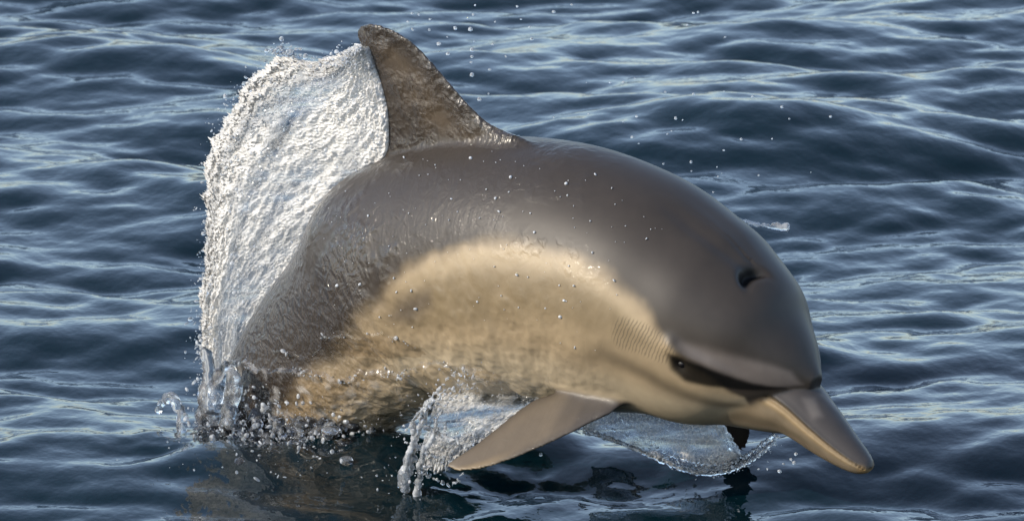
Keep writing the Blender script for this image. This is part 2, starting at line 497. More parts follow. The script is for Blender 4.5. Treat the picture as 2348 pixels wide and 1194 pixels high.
    rt = (np.array(FLIP_LEAD[1]) + np.array(FLIP_TRAIL[1])) / 2
    sa = np.array(FLIP_LEAD[-1]) - rt; sl_ = np.linalg.norm(sa); sa /= sl_
    sb = np.cross(nfl, sa)
    plane = lambda P: ((np.asarray(P) - rt) @ sa / sl_, (np.asarray(P) - rt) @ sb)
    fu, bq = plane(c2)
    la_, lb_ = plane(cr(FLIP_LEAD, 60)); ta_, tb_ = plane(cr(FLIP_TRAIL, 60))
    o1, o2 = np.argsort(la_), np.argsort(ta_)
    lb = np.interp(fu, la_[o1], lb_[o1]); tb = np.interp(fu, ta_[o2], tb_[o2])
    fx = ((bq - lb) / (tb - lb + np.where(tb > lb, 1e-3, -1e-3))).clip(0, 1)
    fl = lerp(fl, [.040, .033, .028], .85 * sstep(.5, .05, fu + .10 * q1))
    fl = lerp(fl, [.035, .028, .023], .75 * sstep(.72, 1.0, fx) + .55 * sstep(.16, .02, fx))
    fl = lerp(fl, [.22, .155, .08], .7 * np.exp(-((fx - .12) / .10)**2) * sstep(.5, .9, fu))
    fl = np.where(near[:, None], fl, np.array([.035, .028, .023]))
    col = col * (1 - isl)[:, None] + fl * isl[:, None]
    fd = (co - fin_o) @ dF
    L_, T_ = np.array(FIN_LEAD)[:11], np.array(FIN_TRAIL)
    xl = np.interp(fd, L_[:, 1], L_[:, 0]); xt = np.interp(fd, T_[:, 1], T_[:, 0])
    gi = np.stack([((fd - .17) / .168).clip(0, 1), ((xl - co[:, 0]) / (xl - xt + 1e-3)).clip(0, 1)], -1)
    fc = np.tile(np.array([.030, .0235, .018]), (n, 1))
    fc = lerp(fc, [.075, .055, .036], .8 * np.exp(-((gi[:, 1] - .5) / .28)**2) * sstep(0, .25, gi[:, 0]) * sstep(.98, .7, gi[:, 0]) * (.7 + .35 * samp(T1, co[:, 0] / .25 + .4, fd / .25)).clip(0, 1))
    col = col * (1 - isf)[:, None] + fc * isf[:, None]
    col = lerp(col, black, np.where(top, (cres * 1.6).clip(0, 1), 0))
    dme = sstep(.0105, .006, de)
    col = lerp(col, black, .9 * dme)
    col *= (1 + .02 * q2)[:, None]
    for _ in range(3): col = .5 * col + .5 * lap(col)
    # ---- how wet and rippled the skin is
    wet = .22 * sstep(.34, .42, ub + .03 * q1) + .78 * sstep(.50, .60, ub + .04 * q1 + .10 * (vb - .3))
    wet = wet * (1 - .85 * side * sstep(.66, .5, ub))
    wet = np.maximum(wet, isf * (.95 + .5 * samp(T1, co[:, 0] / .22, fd / .22)).clip(.35, 1.9))
    wet = np.maximum(wet, .14 * side * sstep(.22, .3, ub))
    wet = np.maximum(wet, .45 * np.exp(-((PB[:, 1] - cv - .012) / .02)**2) * sstep(.27, .31, ub) * sstep(.45, .36, ub) * (.3 + .7 * q2).clip(0, 1))
    rk, rp = polyd(PB, B([(.2484, .462), (.2296, .452), (.2067, .452)]))
    rake = sstep(.030, .020, rk)
    co[:, 1] *= -1                                                 # the near side faces -Y in the dolphin's frame
    me.vertices.foreach_set('co', co.astype(np.float32).ravel())
    me.flip_normals()
    ca = me.attributes.new('pigment_and_light', 'FLOAT_COLOR', 'POINT')
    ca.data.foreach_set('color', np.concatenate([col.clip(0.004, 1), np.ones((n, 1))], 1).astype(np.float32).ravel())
    for nm, ar in (('wet', wet), ('rake', rake * near)):
        wa = me.attributes.new(nm, 'FLOAT', 'POINT'); wa.data.foreach_set('value', ar.astype(np.float32))
    dk_ = me.attributes.new('matt', 'FLOAT', 'POINT'); dk_.data.foreach_set('value', np.maximum(ep * (1 - isl), np.where(top, cres, 0)).clip(0, 1).astype(np.float32))
    ra = me.attributes.new('flow', 'FLOAT_VECTOR', 'POINT')          # along the body, round the body
    ra.data.foreach_set('vector', np.stack([PB[:, 0], PB[:, 1], 0 * ub], -1).astype(np.float32).ravel())
    me.polygons.foreach_set('use_smooth', np.ones(len(me.polygons), bool))
    me.update()
    me.name = 'body'
    no2 = np.empty(n * 3, np.float32); me.vertices.foreach_get('normal', no2)
    skin = (co * np.array([1, -1, 1]), no2.reshape(-1, 3) * np.array([1, -1, 1]), F, isl, ub)
    root = link(bpy.data.objects.new('common_dolphin', None))
    root.rotation_euler = (0, 0, -YAW)
    root.scale = (1, -1, 1) if False else (1, 1, 1)
    tag(root, 'dolphin with dark back and tan flank leaping out of the sea', 'dolphin')
    me.materials.clear(); me.materials.append(skin_material())
    body = link(bpy.data.objects.new('body', me), root)
    return root, body, at(*eye_uv) * np.array([1, -1, 1]), skin

def skin_material():
    m, n, l, b = new_mat('wet_dolphin_skin')
    at = n.new('ShaderNodeAttribute'); at.attribute_name = 'pigment_and_light'
    wt = n.new('ShaderNodeAttribute'); wt.attribute_name = 'wet'
    rk = n.new('ShaderNodeAttribute'); rk.attribute_name = 'rake'
    fw = n.new('ShaderNodeAttribute'); fw.attribute_name = 'flow'
    tc = n.new('ShaderNodeTexCoord')
    # skin mottling
    ns = n.new('ShaderNodeTexNoise'); ns.inputs['Scale'].default_value = 55; ns.inputs['Detail'].default_value = 5
    l.new(tc.outputs['Object'], ns.inputs[0])
    mr = n.new('ShaderNodeMapRange'); mr.inputs[1].default_value = .3; mr.inputs[2].default_value = .7; mr.inputs[3].default_value = .94; mr.inputs[4].default_value = 1.05
    l.new(ns.outputs[0], mr.inputs[0])
    mx = n.new('ShaderNodeMix'); mx.data_type = 'RGBA'; mx.blend_type = 'MULTIPLY'; mx.inputs[0].default_value = 1
    l.new(at.outputs['Color'], mx.inputs[6]); l.new(mr.outputs[0], mx.inputs[7])
    # tooth rake lines behind the eye
    wv = n.new('ShaderNodeTexWave'); wv.wave_type = 'BANDS'; wv.bands_direction = 'X'; wv.inputs['Scale'].default_value = 48; wv.inputs['Distortion'].default_value = 2.6; wv.inputs['Detail Scale'].default_value = 2.0
    mp0 = n.new('ShaderNodeMapping'); mp0.inputs['Rotation'].default_value = (0, 0, R(12))
    l.new(fw.outputs['Vector'], mp0.inputs[0]); l.new(mp0.outputs[0], wv.inputs[0])
    gt = n.new('ShaderNodeMapRange'); gt.inputs[1].default_value = .55; gt.inputs[2].default_value = .9; gt.inputs[3].default_value = 0; gt.inputs[4].default_value = .5
    l.new(wv.outputs['Fac'], gt.inputs[0])
    rm = n.new('ShaderNodeMath'); rm.operation = 'MULTIPLY'
    l.new(gt.outputs[0], rm.inputs[0]); l.new(rk.outputs['Fac'], rm.inputs[1])
    m2 = n.new('ShaderNodeMix'); m2.data_type = 'RGBA'; m2.inputs[7].default_value = (.05, .04, .03, 1)
    l.new(rm.outputs[0], m2.inputs[0]); l.new(mx.outputs[2], m2.inputs[6])
    l.new(m2.outputs[2], b.inputs['Base Color'])
    rw = n.new('ShaderNodeMapRange'); rw.inputs[3].default_value = .48; rw.inputs[4].default_value = .26
    l.new(wt.outputs['Fac'], rw.inputs[0]); l.new(rw.outputs[0], b.inputs['Roughness'])
    mt_ = n.new('ShaderNodeAttribute'); mt_.attribute_name = 'matt'
    sp = n.new('ShaderNodeMapRange'); sp.inputs[3].default_value = .32; sp.inputs[4].default_value = .10
    l.new(mt_.outputs['Fac'], sp.inputs[0]); l.new(sp.outputs[0], b.inputs['Specular IOR Level'])
    b.inputs['Coat IOR'].default_value = 1.33
    b.inputs['Coat Roughness'].default_value = .05
    cw = n.new('ShaderNodeMapRange'); cw.inputs[3].default_value = .06; cw.inputs[4].default_value = .75
    l.new(wt.outputs['Fac'], cw.inputs[0]); l.new(cw.outputs[0], b.inputs['Coat Weight'])
    # water running over the skin: two scales of ripple
    mp = n.new('ShaderNodeMapping'); mp.inputs['Scale'].default_value = (1.0, .55, 1)
    l.new(fw.outputs['Vector'], mp.inputs[0])
    n1 = n.new('ShaderNodeTexNoise'); n1.inputs['Scale'].default_value = 58; n1.inputs['Detail'].default_value = 2.4; n1.inputs['Distortion'].default_value = 1.6
    l.new(tc.outputs['Object'], n1.inputs[0])
    n2 = n.new('ShaderNodeTexNoise'); n2.inputs['Scale'].default_value = 46; n2.inputs['Detail'].default_value = 2; n2.inputs['Distortion'].default_value = 1.4
    l.new(mp.outputs[0], n2.inputs[0])
    ad = n.new('ShaderNodeMath'); ad.operation = 'MULTIPLY_ADD'; ad.inputs[1].default_value = 1.6
    l.new(n2.outputs[0], ad.inputs[0]); l.new(n1.outputs[0], ad.inputs[2])
    hb = n.new('ShaderNodeMath'); hb.operation = 'MULTIPLY'
    l.new(ad.outputs[0], hb.inputs[0]); l.new(wt.outputs['Fac'], hb.inputs[1])
    bp = n.new('ShaderNodeBump'); bp.inputs['Strength'].default_value = .9; bp.inputs['Distance'].default_value = .016
    l.new(hb.outputs[0], bp.inputs['Height'])
    bp2 = n.new('ShaderNodeBump'); bp2.inputs['Strength'].default_value = .55; bp2.inputs['Distance'].default_value = .003
    l.new(hb.outputs[0], bp2.inputs['Height'])
    l.new(bp.outputs[0], b.inputs['Coat Normal'])
    l.new(bp2.outputs[0], b.inputs['Normal'])
    return m

dolphin, dolphin_body, EYE, SKIN = make_dolphin()

# ------------------------------------------------------------------ parts set into the dolphin
def uv_sphere(nu=20, nv=12):
    th = np.linspace(0, np.pi, nv + 1)[1:-1]
    ph = np.arange(nu) * 2 * np.pi / nu
    V = [(0, 0, 1.0)]
    for t in th:
        for p in ph: V.append((math.sin(t) * math.cos(p), math.sin(t) * math.sin(p), math.cos(t)))
    V.append((0, 0, -1.0))
    F = []
    for j in range(nu): F.append((0, 1 + j, 1 + (j + 1) % nu))
    for i in range(nv - 2):
        for j in range(nu):
            a = 1 + i * nu + j; b = 1 + i * nu + (j + 1) % nu
            F += [(a, a + nu, b + nu), (a, b + nu, b)]
    l = len(V) - 1; o = 1 + (nv - 2) * nu
    for j in range(nu): F.append((o + j, l, o + (j + 1) % nu))
    V = np.array(V); return V, outward(V, np.array(F))

em, en, el, eb = new_mat('dark_eye')
eb.inputs['Base Color'].default_value = (.006, .005, .005, 1); eb.inputs['Roughness'].default_value = .25
sv, sf = uv_sphere(24, 16)
eye_me = mesh_np('eye', sv * .0075, sf); eye_me.materials.append(em)
for s in (1, -1):
    e = link(bpy.data.objects.new('eye', eye_me), dolphin)
    P = EYE * np.array([1, -1, 1])
    if s < 0: P = mirror(P)
    P = P - lF * s * .0085
    e.location = (P[0], -P[1], P[2])

# ------------------------------------------------------------------ thrown water
hV = np.array([math.cos(YAW), -math.sin(YAW), 0]); nV = np.array([-math.sin(YAW), -math.cos(YAW), 0])
def wl(P):
    P = np.asarray(P, float)
    return P[..., 0:1] * hV + P[..., 1:2] * nV + P[..., 2:3] * zv
def finp(L):
    return np.array([np.array([a, 0, 0]) + fin_o + b * dF for a, b in L])

def water_mat(name, foam_lo, foam_hi, rough=.06, scale=60, tint=(.93, .96, 1.0)):
    """clear water broken up by aerated white: glass and a translucent white, mixed by a noise"""
    m, n, l, b = new_mat(name)
    b.inputs['Base Color'].default_value = (*tint, 1)
    b.inputs['Roughness'].default_value = rough
    b.inputs['IOR'].default_value = 1.333
    b.inputs['Transmission Weight'].default_value = 1.0
    w = n.new('ShaderNodeBsdfPrincipled')
    w.inputs['Base Color'].default_value = (.86, .88, .90, 1)
    w.inputs['Roughness'].default_value = .16
    w.inputs['IOR'].default_value = 1.333
    w.inputs['Transmission Weight'].default_value = 0
    tr = n.new('ShaderNodeBsdfTranslucent'); tr.inputs[0].default_value = (.86, .89, .93, 1)
    mt = n.new('ShaderNodeMixShader'); mt.inputs[0].default_value = .35
    l.new(w.outputs[0], mt.inputs[1]); l.new(tr.outputs[0], mt.inputs[2])
    tc = n.new('ShaderNodeTexCoord')
    ns = n.new('ShaderNodeTexNoise'); ns.inputs['Scale'].default_value = scale; ns.inputs['Detail'].default_value = 4
    l.new(tc.outputs['Object'], ns.inputs[0])
    mr = n.new('ShaderNodeMapRange'); mr.inputs[1].default_value = .38; mr.inputs[2].default_value = .62; mr.inputs[3].default_value = foam_lo; mr.inputs[4].default_value = foam_hi
    l.new(ns.outputs[0], mr.inputs[0])
    mx = n.new('ShaderNodeMixShader')
    l.new(mr.outputs[0], mx.inputs[0]); l.new(b.outputs[0], mx.inputs[1]); l.new(mt.outputs[0], mx.inputs[2])
    out = n['Material Output']
    l.new(mx.outputs[0], out.inputs['Surface'])
    return m

M_SHEET = water_mat('white_sheet_water', .30, .98, .08, 14)
M_FOAM = water_mat('foamy_water', .15, .7, .06, 70)
M_CLEAR = water_mat('clear_water', 0.0, .18, .02, 60)
M_DROP = water_mat('droplet_water', .18, .55, .02, 20)

def film_mat(name, foam_lo, foam_hi, tint=(.93, .91, .88), attr=None):
    """a thin skin of water: lets light straight through, mirrors by Fresnel, white where it is full of air"""
    m, n, l, b = new_mat(name)
    tr = n.new('ShaderNodeBsdfTransparent'); tr.inputs[0].default_value = (*tint, 1)
    gl = n.new('ShaderNodeBsdfGlossy'); gl.inputs['Roughness'].default_value = .07; gl.inputs[0].default_value = (1, 1, 1, 1)
    lw = n.new('ShaderNodeLayerWeight'); lw.inputs[0].default_value = .5
    p5 = n.new('ShaderNodeMath'); p5.operation = 'POWER'; p5.inputs[1].default_value = 4.6
    fr_ = n.new('ShaderNodeMath'); fr_.operation = 'MULTIPLY_ADD'; fr_.inputs[1].default_value = .96; fr_.inputs[2].default_value = .025
    l.new(lw.outputs['Facing'], p5.inputs[0]); l.new(p5.outputs[0], fr_.inputs[0])
    m1 = n.new('ShaderNodeMixShader')
    l.new(fr_.outputs[0], m1.inputs[0]); l.new(tr.outputs[0], m1.inputs[1]); l.new(gl.outputs[0], m1.inputs[2])
    b.inputs['Base Color'].default_value = (.74, .72, .69, 1); b.inputs['Roughness'].default_value = .14
    tc = n.new('ShaderNodeTexCoord')
    ns = n.new('ShaderNodeTexNoise'); ns.inputs['Scale'].default_value = 48; ns.inputs['Detail'].default_value = 5
    l.new(tc.outputs['Object'], ns.inputs[0])
    mr = n.new('ShaderNodeMapRange'); mr.inputs[1].default_value = .42; mr.inputs[2].default_value = .66; mr.inputs[3].default_value = foam_lo; mr.inputs[4].default_value = foam_hi
    l.new(ns.outputs[0], mr.inputs[0])
    mx = n.new('ShaderNodeMixShader')
    if attr:
        fa = n.new('ShaderNodeAttribute'); fa.attribute_name = attr
        ml = n.new('ShaderNodeMath'); ml.operation = 'ADD'; ml.use_clamp = True
        l.new(fa.outputs['Fac'], ml.inputs[0]); l.new(mr.outputs[0], ml.inputs[1]); l.new(ml.outputs[0], mx.inputs[0])
        tl = n.new('ShaderNodeBsdfTranslucent'); tl.inputs[0].default_value = (.78, .77, .75, 1)
        m3 = n.new('ShaderNodeMixShader'); m3.inputs[0].default_value = .3
        l.new(b.outputs[0], m3.inputs[1]); l.new(tl.outputs[0], m3.inputs[2]); wht = m3.outputs[0]
    else:
        l.new(mr.outputs[0], mx.inputs[0]); wht = b.outputs[0]
    l.new(m1.outputs[0], mx.inputs[1]); l.new(wht, mx.inputs[2])
    l.new(mx.outputs[0], n['Material Output'].inputs['Surface'])
    return m
M_FILM = film_mat('film_water', -.15, .22)
M_THIN = film_mat('thin_film_water', -.2, .06)
M_CURTAIN = film_mat('curtain_water', -.1, .15, (.9, .93, .96), 'foam')
M_VEIL = film_mat('veil_water', -.12, .18, (.92, .94, .96), 'foam')

M_BEAD = water_mat('bead_water', .6, .9, .05, 20)
NA = noise_tile(512, .3, 10, 26, 11)
NB = noise_tile(512, .2, 26, 70, 12)
NC = noise_tile(512, 1.2, 1, 10, 13)
ND = noise_tile(512, 1.0, 2, 40, 14)

def shell(Rc, Lc, m, k, thick, amp, name, mat, jag=.006, lenA=.30, seed=0, stretch=2.0, bow=.02, nrm=None, soft_edge=True, foam=(.3, .3, .2)):
    """a closed sheet of rough water between curve Rc (where it leaves the skin) and Lc (its free edge)"""
    nrm = lF if nrm is None else nrm
    A, B_ = cr(Rc, m), cr(Lc, m)
    s = np.linspace(0, 1, k)[None, :, None]
    S = A[:, None] * (1 - s) + B_[:, None] * s
    t = np.linspace(0, 1, m)
    ln = np.concatenate([[0], np.cumsum(np.linalg.norm(np.diff((A + B_) / 2, axis=0), axis=1))])
    wd = np.linalg.norm(A - B_, axis=1)
    U = ln[:, None] * np.ones((1, k)); V = wd[:, None] * s[0, :, 0][None] if False else s[0, :, 0][None] * wd.mean() * np.ones((m, 1))
    o = .17 * seed
    j = samp(NA, U / .6 + o, V * 0 + o) * jag * .6 + samp(NC, U / .5 + o, V * 0 + .3) * jag * 1.2 + np.abs(samp(NB, U / .30 + o, V / .1)) * jag
    dirn = (B_ - A) / wd[:, None]
    S = S + dirn[:, None] * (j * sstep(.55, 1, s[0, :, 0])[None])[..., None]
    # strands run along U, ripples across them
    big = samp(NC, V / .25 + o, U / (.25 * stretch) + o)
    a1 = samp(NA, V / lenA + o, U / (lenA * stretch) + o); a2 = samp(NB, V / (lenA * 1.1) + o, U / (lenA * 1.4) + .5)
    f1 = np.abs(a1) ; rel = amp * (1.0 * a1 + .6 * a2 + 1.6 * big)
    rel2 = amp * (samp(NA, V / lenA + .4 + o, U / (lenA * stretch) + .2) + 1.2 * big)
    ed = np.sqrt(np.clip(1 - s[0, :, 0][None]**6, 0, 1)) if soft_edge else 1
    th = thick[0] * (1 - s[0, :, 0][None]) + thick[1] * s[0, :, 0][None]
    bw = bow * np.sin(np.pi * s[0, :, 0])[None] * np.ones((m, 1))
    lip = 1 + .9 * np.exp(-((s[0, :, 0][None] - .965) / .02)**2)
    front = S + nrm * ((th * lip * ed + rel * (.35 + .65 * ed) + bw))[..., None]
    back = S + nrm * ((-th * lip * ed + rel2 * .9 + np.minimum(rel, 0) * .0 + bw - amp * 1.0 * ed))[..., None]
    ring = np.concatenate([front, back[:, ::-1]], 1)
    Vv, Ff = close_tube(ring)
    stk = samp(NC, V / .16 + o, U / (.16 * 4 * stretch) + .1) * .7 + samp(NA, V / .4 + o, U / (.4 * 3 * stretch) + .6) * .5
    fo = (foam[0] * (1 - s[0, :, 0][None]) + foam[1] * s[0, :, 0][None] + foam[2] * stk + .35 * np.exp(-((s[0, :, 0][None] - .97) / .02)**2)).clip(0, 1)
    fr2 = np.concatenate([fo, fo[:, ::-1]], 1).ravel(); fr2 = np.concatenate([fr2, [.5, .5]])
    Vw = wl(Vv)
    me = mesh_np(name, Vw, outward(Vw - Vw.mean(0), Ff))
    fa = me.attributes.new('foam', 'FLOAT', 'POINT'); fa.data.foreach_set('value', fr2.astype(np.float32))
    me.materials.append(mat)
    return me

SH_L = [[-.2090,.3058],[-.24,.2927],[-.2726,.2782],[-.3199,.2695],[-.354,.273],[-.4,.2505],[-.4457,.2071],[-.4812,.155],[-.5045,.1073],[-.5219,.0472],[-.5363,-.0194],[-.555,-.0868],[-.5732,-.1612],[-.5782,-.2079],[-.5765,-.30]]
SH_R = [[-.2000,.3048],[-.1951,.2781],[-.1843,.2326],[-.1841,.1919],[-.1968,.1464],[-.2305,.098],[-.2835,.0498],[-.3366,.0044],[-.3962,-.0551],[-.4438,-.1102],[-.4762,-.1669],[-.4885,-.2209],[-.4887,-.30]]

def droplets(name, pts, radii, mat, parent=None, squash=.25, seed=1, res=(8, 6)):
    """many small round drops in one mesh"""
    r = np.random.default_rng(seed)
    V0, F0 = uv_sphere(*res)
    V, F = [], []
    for i, (p, a) in enumerate(zip(pts, radii)):
        sc = a * (1 + squash * r.normal(size=3)).clip(.45, 1.9)
        rot = np.array(Matrix.Rotation(r.random() * 6.28, 3, Vector(r.normal(size=3)).normalized()))
        V.append((V0 * sc) @ rot.T + p); F.append(F0 + i * len(V0))
    me = mesh_np(name, np.concatenate(V), np.concatenate(F))
    me.materials.append(mat)
    return link(bpy.data.objects.new(name, me), parent)

def splash_root(name, label, loc, cat='splash'):
    r = link(bpy.data.objects.new(name, None))
    tag(r, label, cat)
    return r

# 1. the sheet torn off the trailing edge of the dorsal fin and the back
fs = splash_root('splash_sheet', 'tall sheet of white broken water streaming behind the dorsal fin', (0, 0, 0))
fme = shell(finp(SH_R), finp(SH_L), 460, 230, (.006, .003), .0014, 'water_sheet', M_VEIL, jag=.0034, lenA=.16, seed=1, stretch=3.2, bow=.012, foam=(.78, .50, .28))
link(bpy.data.objects.new('water_sheet', fme), fs)
r_ = np.random.default_rng(5)
A_, B2 = cr(finp(SH_R), 300), cr(finp(SH_L), 300)
pts, rad = [], []
for i in range(420):                                       # fringe of drops on the free edge
    t = r_.beta(1.5, 1.1); q = int(t * 299)
    d_ = (B2[q] - A_[q]); d_ /= np.linalg.norm(d_)
    p = B2[q] + d_ * (abs(r_.normal()) * .011 - .002) + lF * r_.normal() * .006 + zv * r_.normal() * .004
    pts.append(p); rad.append(.0005 + .0020 * r_.random()**3)
for i in range(900):                                       # beads all over the sheet
    q = r_.integers(0, 300); s_ = r_.random()
    p = A_[q] * (1 - s_) + B2[q] * s_ + lF * (.010 + .006 * r_.random() + .012 * math.sin(math.pi * s_))
    pts.append(p); rad.append(.0007 + .0016 * r_.random()**3)
for i in range(60):                                        # the crest that stands up on the top edge
    p = finp([(-.354, .273)])[0] + np.array([r_.normal() * .012, r_.normal() * .005, 0]) + dF * abs(r_.normal()) * .010
    pts.append(p); rad.append(.001 + .0022 * r_.random())
sd_ = droplets('spray', wl(np.array(pts)), rad, M_DROP, fs, .45); sd_['kind'] = 'stuff'

# 2. blobs of water that merge into one glassy mass: used round the waterline
def merged(name, centers, radii, mat, vox=.0026, parent=None, smooth=4):
    V0, F0 = uv_sphere(10, 8)
    V = np.concatenate([V0 * np.asarray(a) + p for p, a in zip(centers, radii)])
    F = np.concatenate([F0 + i * len(V0) for i in range(len(centers))])
    me = mesh_np('raw', V, F)
    o = link(bpy.data.objects.new('raw', me))
    md = o.modifiers.new('r', 'REMESH'); md.mode = 'VOXEL'; md.voxel_size = vox
    sm = o.modifiers.new('s', 'SMOOTH'); sm.factor = .5; sm.iterations = smooth
    dg = bpy.context.evaluated_depsgraph_get()
    out = bpy.data.meshes.new_from_object(o.evaluated_get(dg))
    bpy.data.objects.remove(o); bpy.data.meshes.remove(me)
    out.polygons.foreach_set('use_smooth', np.ones(len(out.polygons), bool))
    out.materials.clear(); out.materials.append(mat)
    out.name = name
    return link(bpy.data.objects.new(name, out), parent)

def strand(L, n, r0, r1, jit, rr):
    """a string of beads along a curve"""
    C_ = cr(np.array(L, float), n)
    cs, rs = [], []
    for i in range(n):
        t = i / (n - 1)
        a = (r0 * (1 - t) + r1 * t) * (.65 + .8 * rr.random())
        cs.append(C_[i] + rr.normal(size=3) * jit); rs.append((a * (.8 + .5 * rr.random()), a * (.8 + .5 * rr.random()), a * (.9 + .9 * rr.random())))
    return cs, rs

# 3. water round the body where it leaves the sea
r4 = np.random.default_rng(44)
near_wl = []                                                # the near waterline of the trunk, front to back
for i in range(200, 400, 2):
    ring = T_B[i, 18:90]
    zz = ring[:, 2]
    j = np.where((zz[:-1] > 0) & (zz[1:] <= 0))[0]
    if len(j): near_wl.append(ring[j[0]])
near_wl = np.array(near_wl)
wls = splash_root('waterline_splash', 'glassy churned water and drops where the dolphin leaves the sea', (0, 0, 0))
cs, rs = [], []
out_dir = np.array([.35, .94, 0])
def wlp(t): return near_wl[min(int(t * (len(near_wl) - 1)), len(near_wl) - 1)]
for i in range(420):
    t = r4.random()
    p = wlp(t)
    a = abs(r4.normal())
    h_ = r4.random()**2 * .05 * (1 - .4 * t)
    a = a if i < 260 else a * 2.6
    h_ = h_ if i < 260 else h_ * .35
    q = p + out_dir * (a * .035 - .01) + np.array([r4.normal() * .012, 0, h_ - .012])
    s_ = .003 + .006 * r4.random()**1.5
    cs.append(q); rs.append((s_ * (1 + r4.random()), s_ * (1 + r4.random()), s_ * (.6 + .9 * r4.random())))
for L, r0, r1 in (([[-.423, .10, .091], [-.431, .105, .064], [-.446, .11, .010]], .005, .010), ([[-.400, .11, .087], [-.398, .115, .057], [-.406, .12, .010]], .005, .009),
                  ([[-.380, .12, .080], [-.386, .12, .055], [-.392, .13, .010]], .004, .007), ([[-.458, .10, .110], [-.452, .10, .080], [-.455, .11, .010]], .004, .009),
                  ([[-.423, .10, .091], [-.41, .11, .094], [-.400, .11, .087], [-.385, .118, .086]], .004, .004),
                  ([[-.52, .13, .02], [-.49, .14, .045], [-.47, .14, .03], [-.455, .15, .0]], .004, .006)):
    c_, q_ = strand(L, 34, r0, r1, .0012, r4); cs += c_; rs += q_
merged('churned_water', wl(np.array(cs)), rs, M_CLEAR, .0024, wls, 3)
pts, rad = [], []
for i in range(1700):
    t = r4.random(); p = wlp(t)
    a = abs(r4.normal()) * (1 if i % 2 else 2.4)
    pts.append(p + out_dir * (a * .045 - .004) + np.array([r4.normal() * .02, 0, abs(r4.normal()) * .032 - .006])); rad.append(.0005 + .0028 * r4.random()**4)
o_ = droplets('spray', wl(np.array(pts)), rad, M_DROP, wls, .45, 9); o_['kind'] = 'stuff'

# 4. film of water sliding down the flank
def film(name, top, bottom, thick, mat, parent, seed, amp=.45):
    """water lying on the near flank below the line top = [(forward, up)...]; taken from the skin itself"""
    co, no, F, isl, ub = SKIN
    X = co[:, 0]
    zt = np.interp(X, [q[0] for q in top], [q[1] for q in top]) + .005 * samp(NC, X / .6 + seed * .1, X * 0 + .2) + .002 * samp(NA, X / .5 + .1 * seed, X * 0)
    zb = np.interp(X, [q[0] for q in bottom], [q[1] for q in bottom])
    d = zt - co[:, 2]
    side = (co - np.array([0, 0, 0])) @ lF + .02
    x0, x1 = top[0][0], top[-1][0]
    ends = sstep(x0, x0 + .03, X) * sstep(x1, x1 - .05, X) * sstep(-.02, .02, side) * (1 - isl) * sstep(0, .02, co[:, 2] - zb)
    W_ = co[:, 2] * 1.3
    rel = .6 * samp(NC, X / .35, W_ / .2 + seed * .3) + .5 * samp(NA, X / .7, W_ / .35 + seed * .3)
    lip = np.exp(-((d - .006) / .005)**2)
    th = (thick * (.5 + 1.0 * lip + amp * rel).clip(.1, 3)) * sstep(0, .005, d) * ends - .0012 * (1 - sstep(0, .004, d) * ends)
    keep = (d > -.004) & (ends > .01)
    fk = keep[F].all(1)
    idx = np.unique(F[fk]); rm = np.full(len(co), -1); rm[idx] = np.arange(len(idx))
    P = co[idx] + no[idx] * th[idx, None]
    me = mesh_np(name, wl(P), rm[F[fk]][:, ::-1]); me.materials.append(mat)
    edge = idx[(np.abs(d[idx] - .004) < .004) & (ends[idx] > .6)]
    return link(bpy.data.objects.new(name, me), parent), co[edge] + no[edge] * (th[edge, None] + .001)
SK_A = [(-.46, .092), (-.413, .092), (-.372, .092), (-.324, .095), (-.282, .103), (-.242, .111), (-.201, .118), (-.16, .121), (-.124, .128), (-.08, .138), (-.04, .15), (.023, .155), (.08, .150)]
ff_, P1 = film('flank_film', SK_A, [(-1, -.05), (1, -.05)], .0040, M_FILM, wls, 1, .22)
SK_B = [(-.36, .115), (-.329, .125), (-.276, .136), (-.234, .158), (-.179, .175), (-.129, .18), (-.085, .177), (-.03, .165)]
ff2, P2 = film('flank_film', SK_B, [(-.36, .10), (-.2, .125), (-.1, .14), (0, .15)], .0013, M_THIN, wls, 2, .25)
pts, rad = [], []
for P, cnt in ((P1, 150), (P2, 40)):                        # beads along the upper lips
    cl = r4.random(14)
    for i in range(cnt):
        pts.append(P[int((cl[r4.integers(0, 14)] + r4.normal() * .02) % 1 * len(P)) % len(P)] + r4.normal(size=3) * .002); rad.append(.0006 + .0018 * r4.random()**3)
o_ = droplets('bead_row', wl(np.array(pts)), rad, M_DROP, wls, .55, 10); o_['kind'] = 'stuff'

# 5. the tongue of water falling from the flank, and the froth behind the flipper
M_TONGUE = water_mat('tongue_water', .1, .55, .03, 60)
tg = splash_root('splash_tongue', 'narrow tongue of water falling from the belly behind the near flipper', (0, 0, 0))
cs, rs = [], []
main = np.array([[.040, .150, .140], [.0041, .165, .1071], [-.0146, .17, .0775], [-.0259, .17, .049], [-.0372, .165, .0173], [-.0523, .16, -.022]])
for k_ in range(4):
    o3 = r4.normal(size=3) * np.array([.008, .010, .004])
    c_, q_ = strand(main + o3 + r4.normal(size=main.shape) * .004, 80, .0012, .0040, .0010, r4); cs += c_; rs += q_
for k_ in range(4):
    st0 = main[2 + k_ % 3]; c_, q_ = strand([st0, st0 + np.array([.03, -.01, -.012]) * (1 + k_ * .3), st0 + np.array([.07, -.02, -.02 + .01 * k_])], 34, .0022, .0010, .0012, r4); cs += c_; rs += q_
merged('water_tongue', wl(np.array(cs)), rs, M_TONGUE, .0015, tg, 2)
pts = [main[r4.integers(0, 6)] * 1 + r4.normal(size=3) * np.array([.022, .02, .016]) for _ in range(260)]
o_ = droplets('spray', wl(np.array(pts)), .0007 + .0018 * r4.random(260)**3, M_DROP, tg, .3, 12); o_['kind'] = 'stuff'

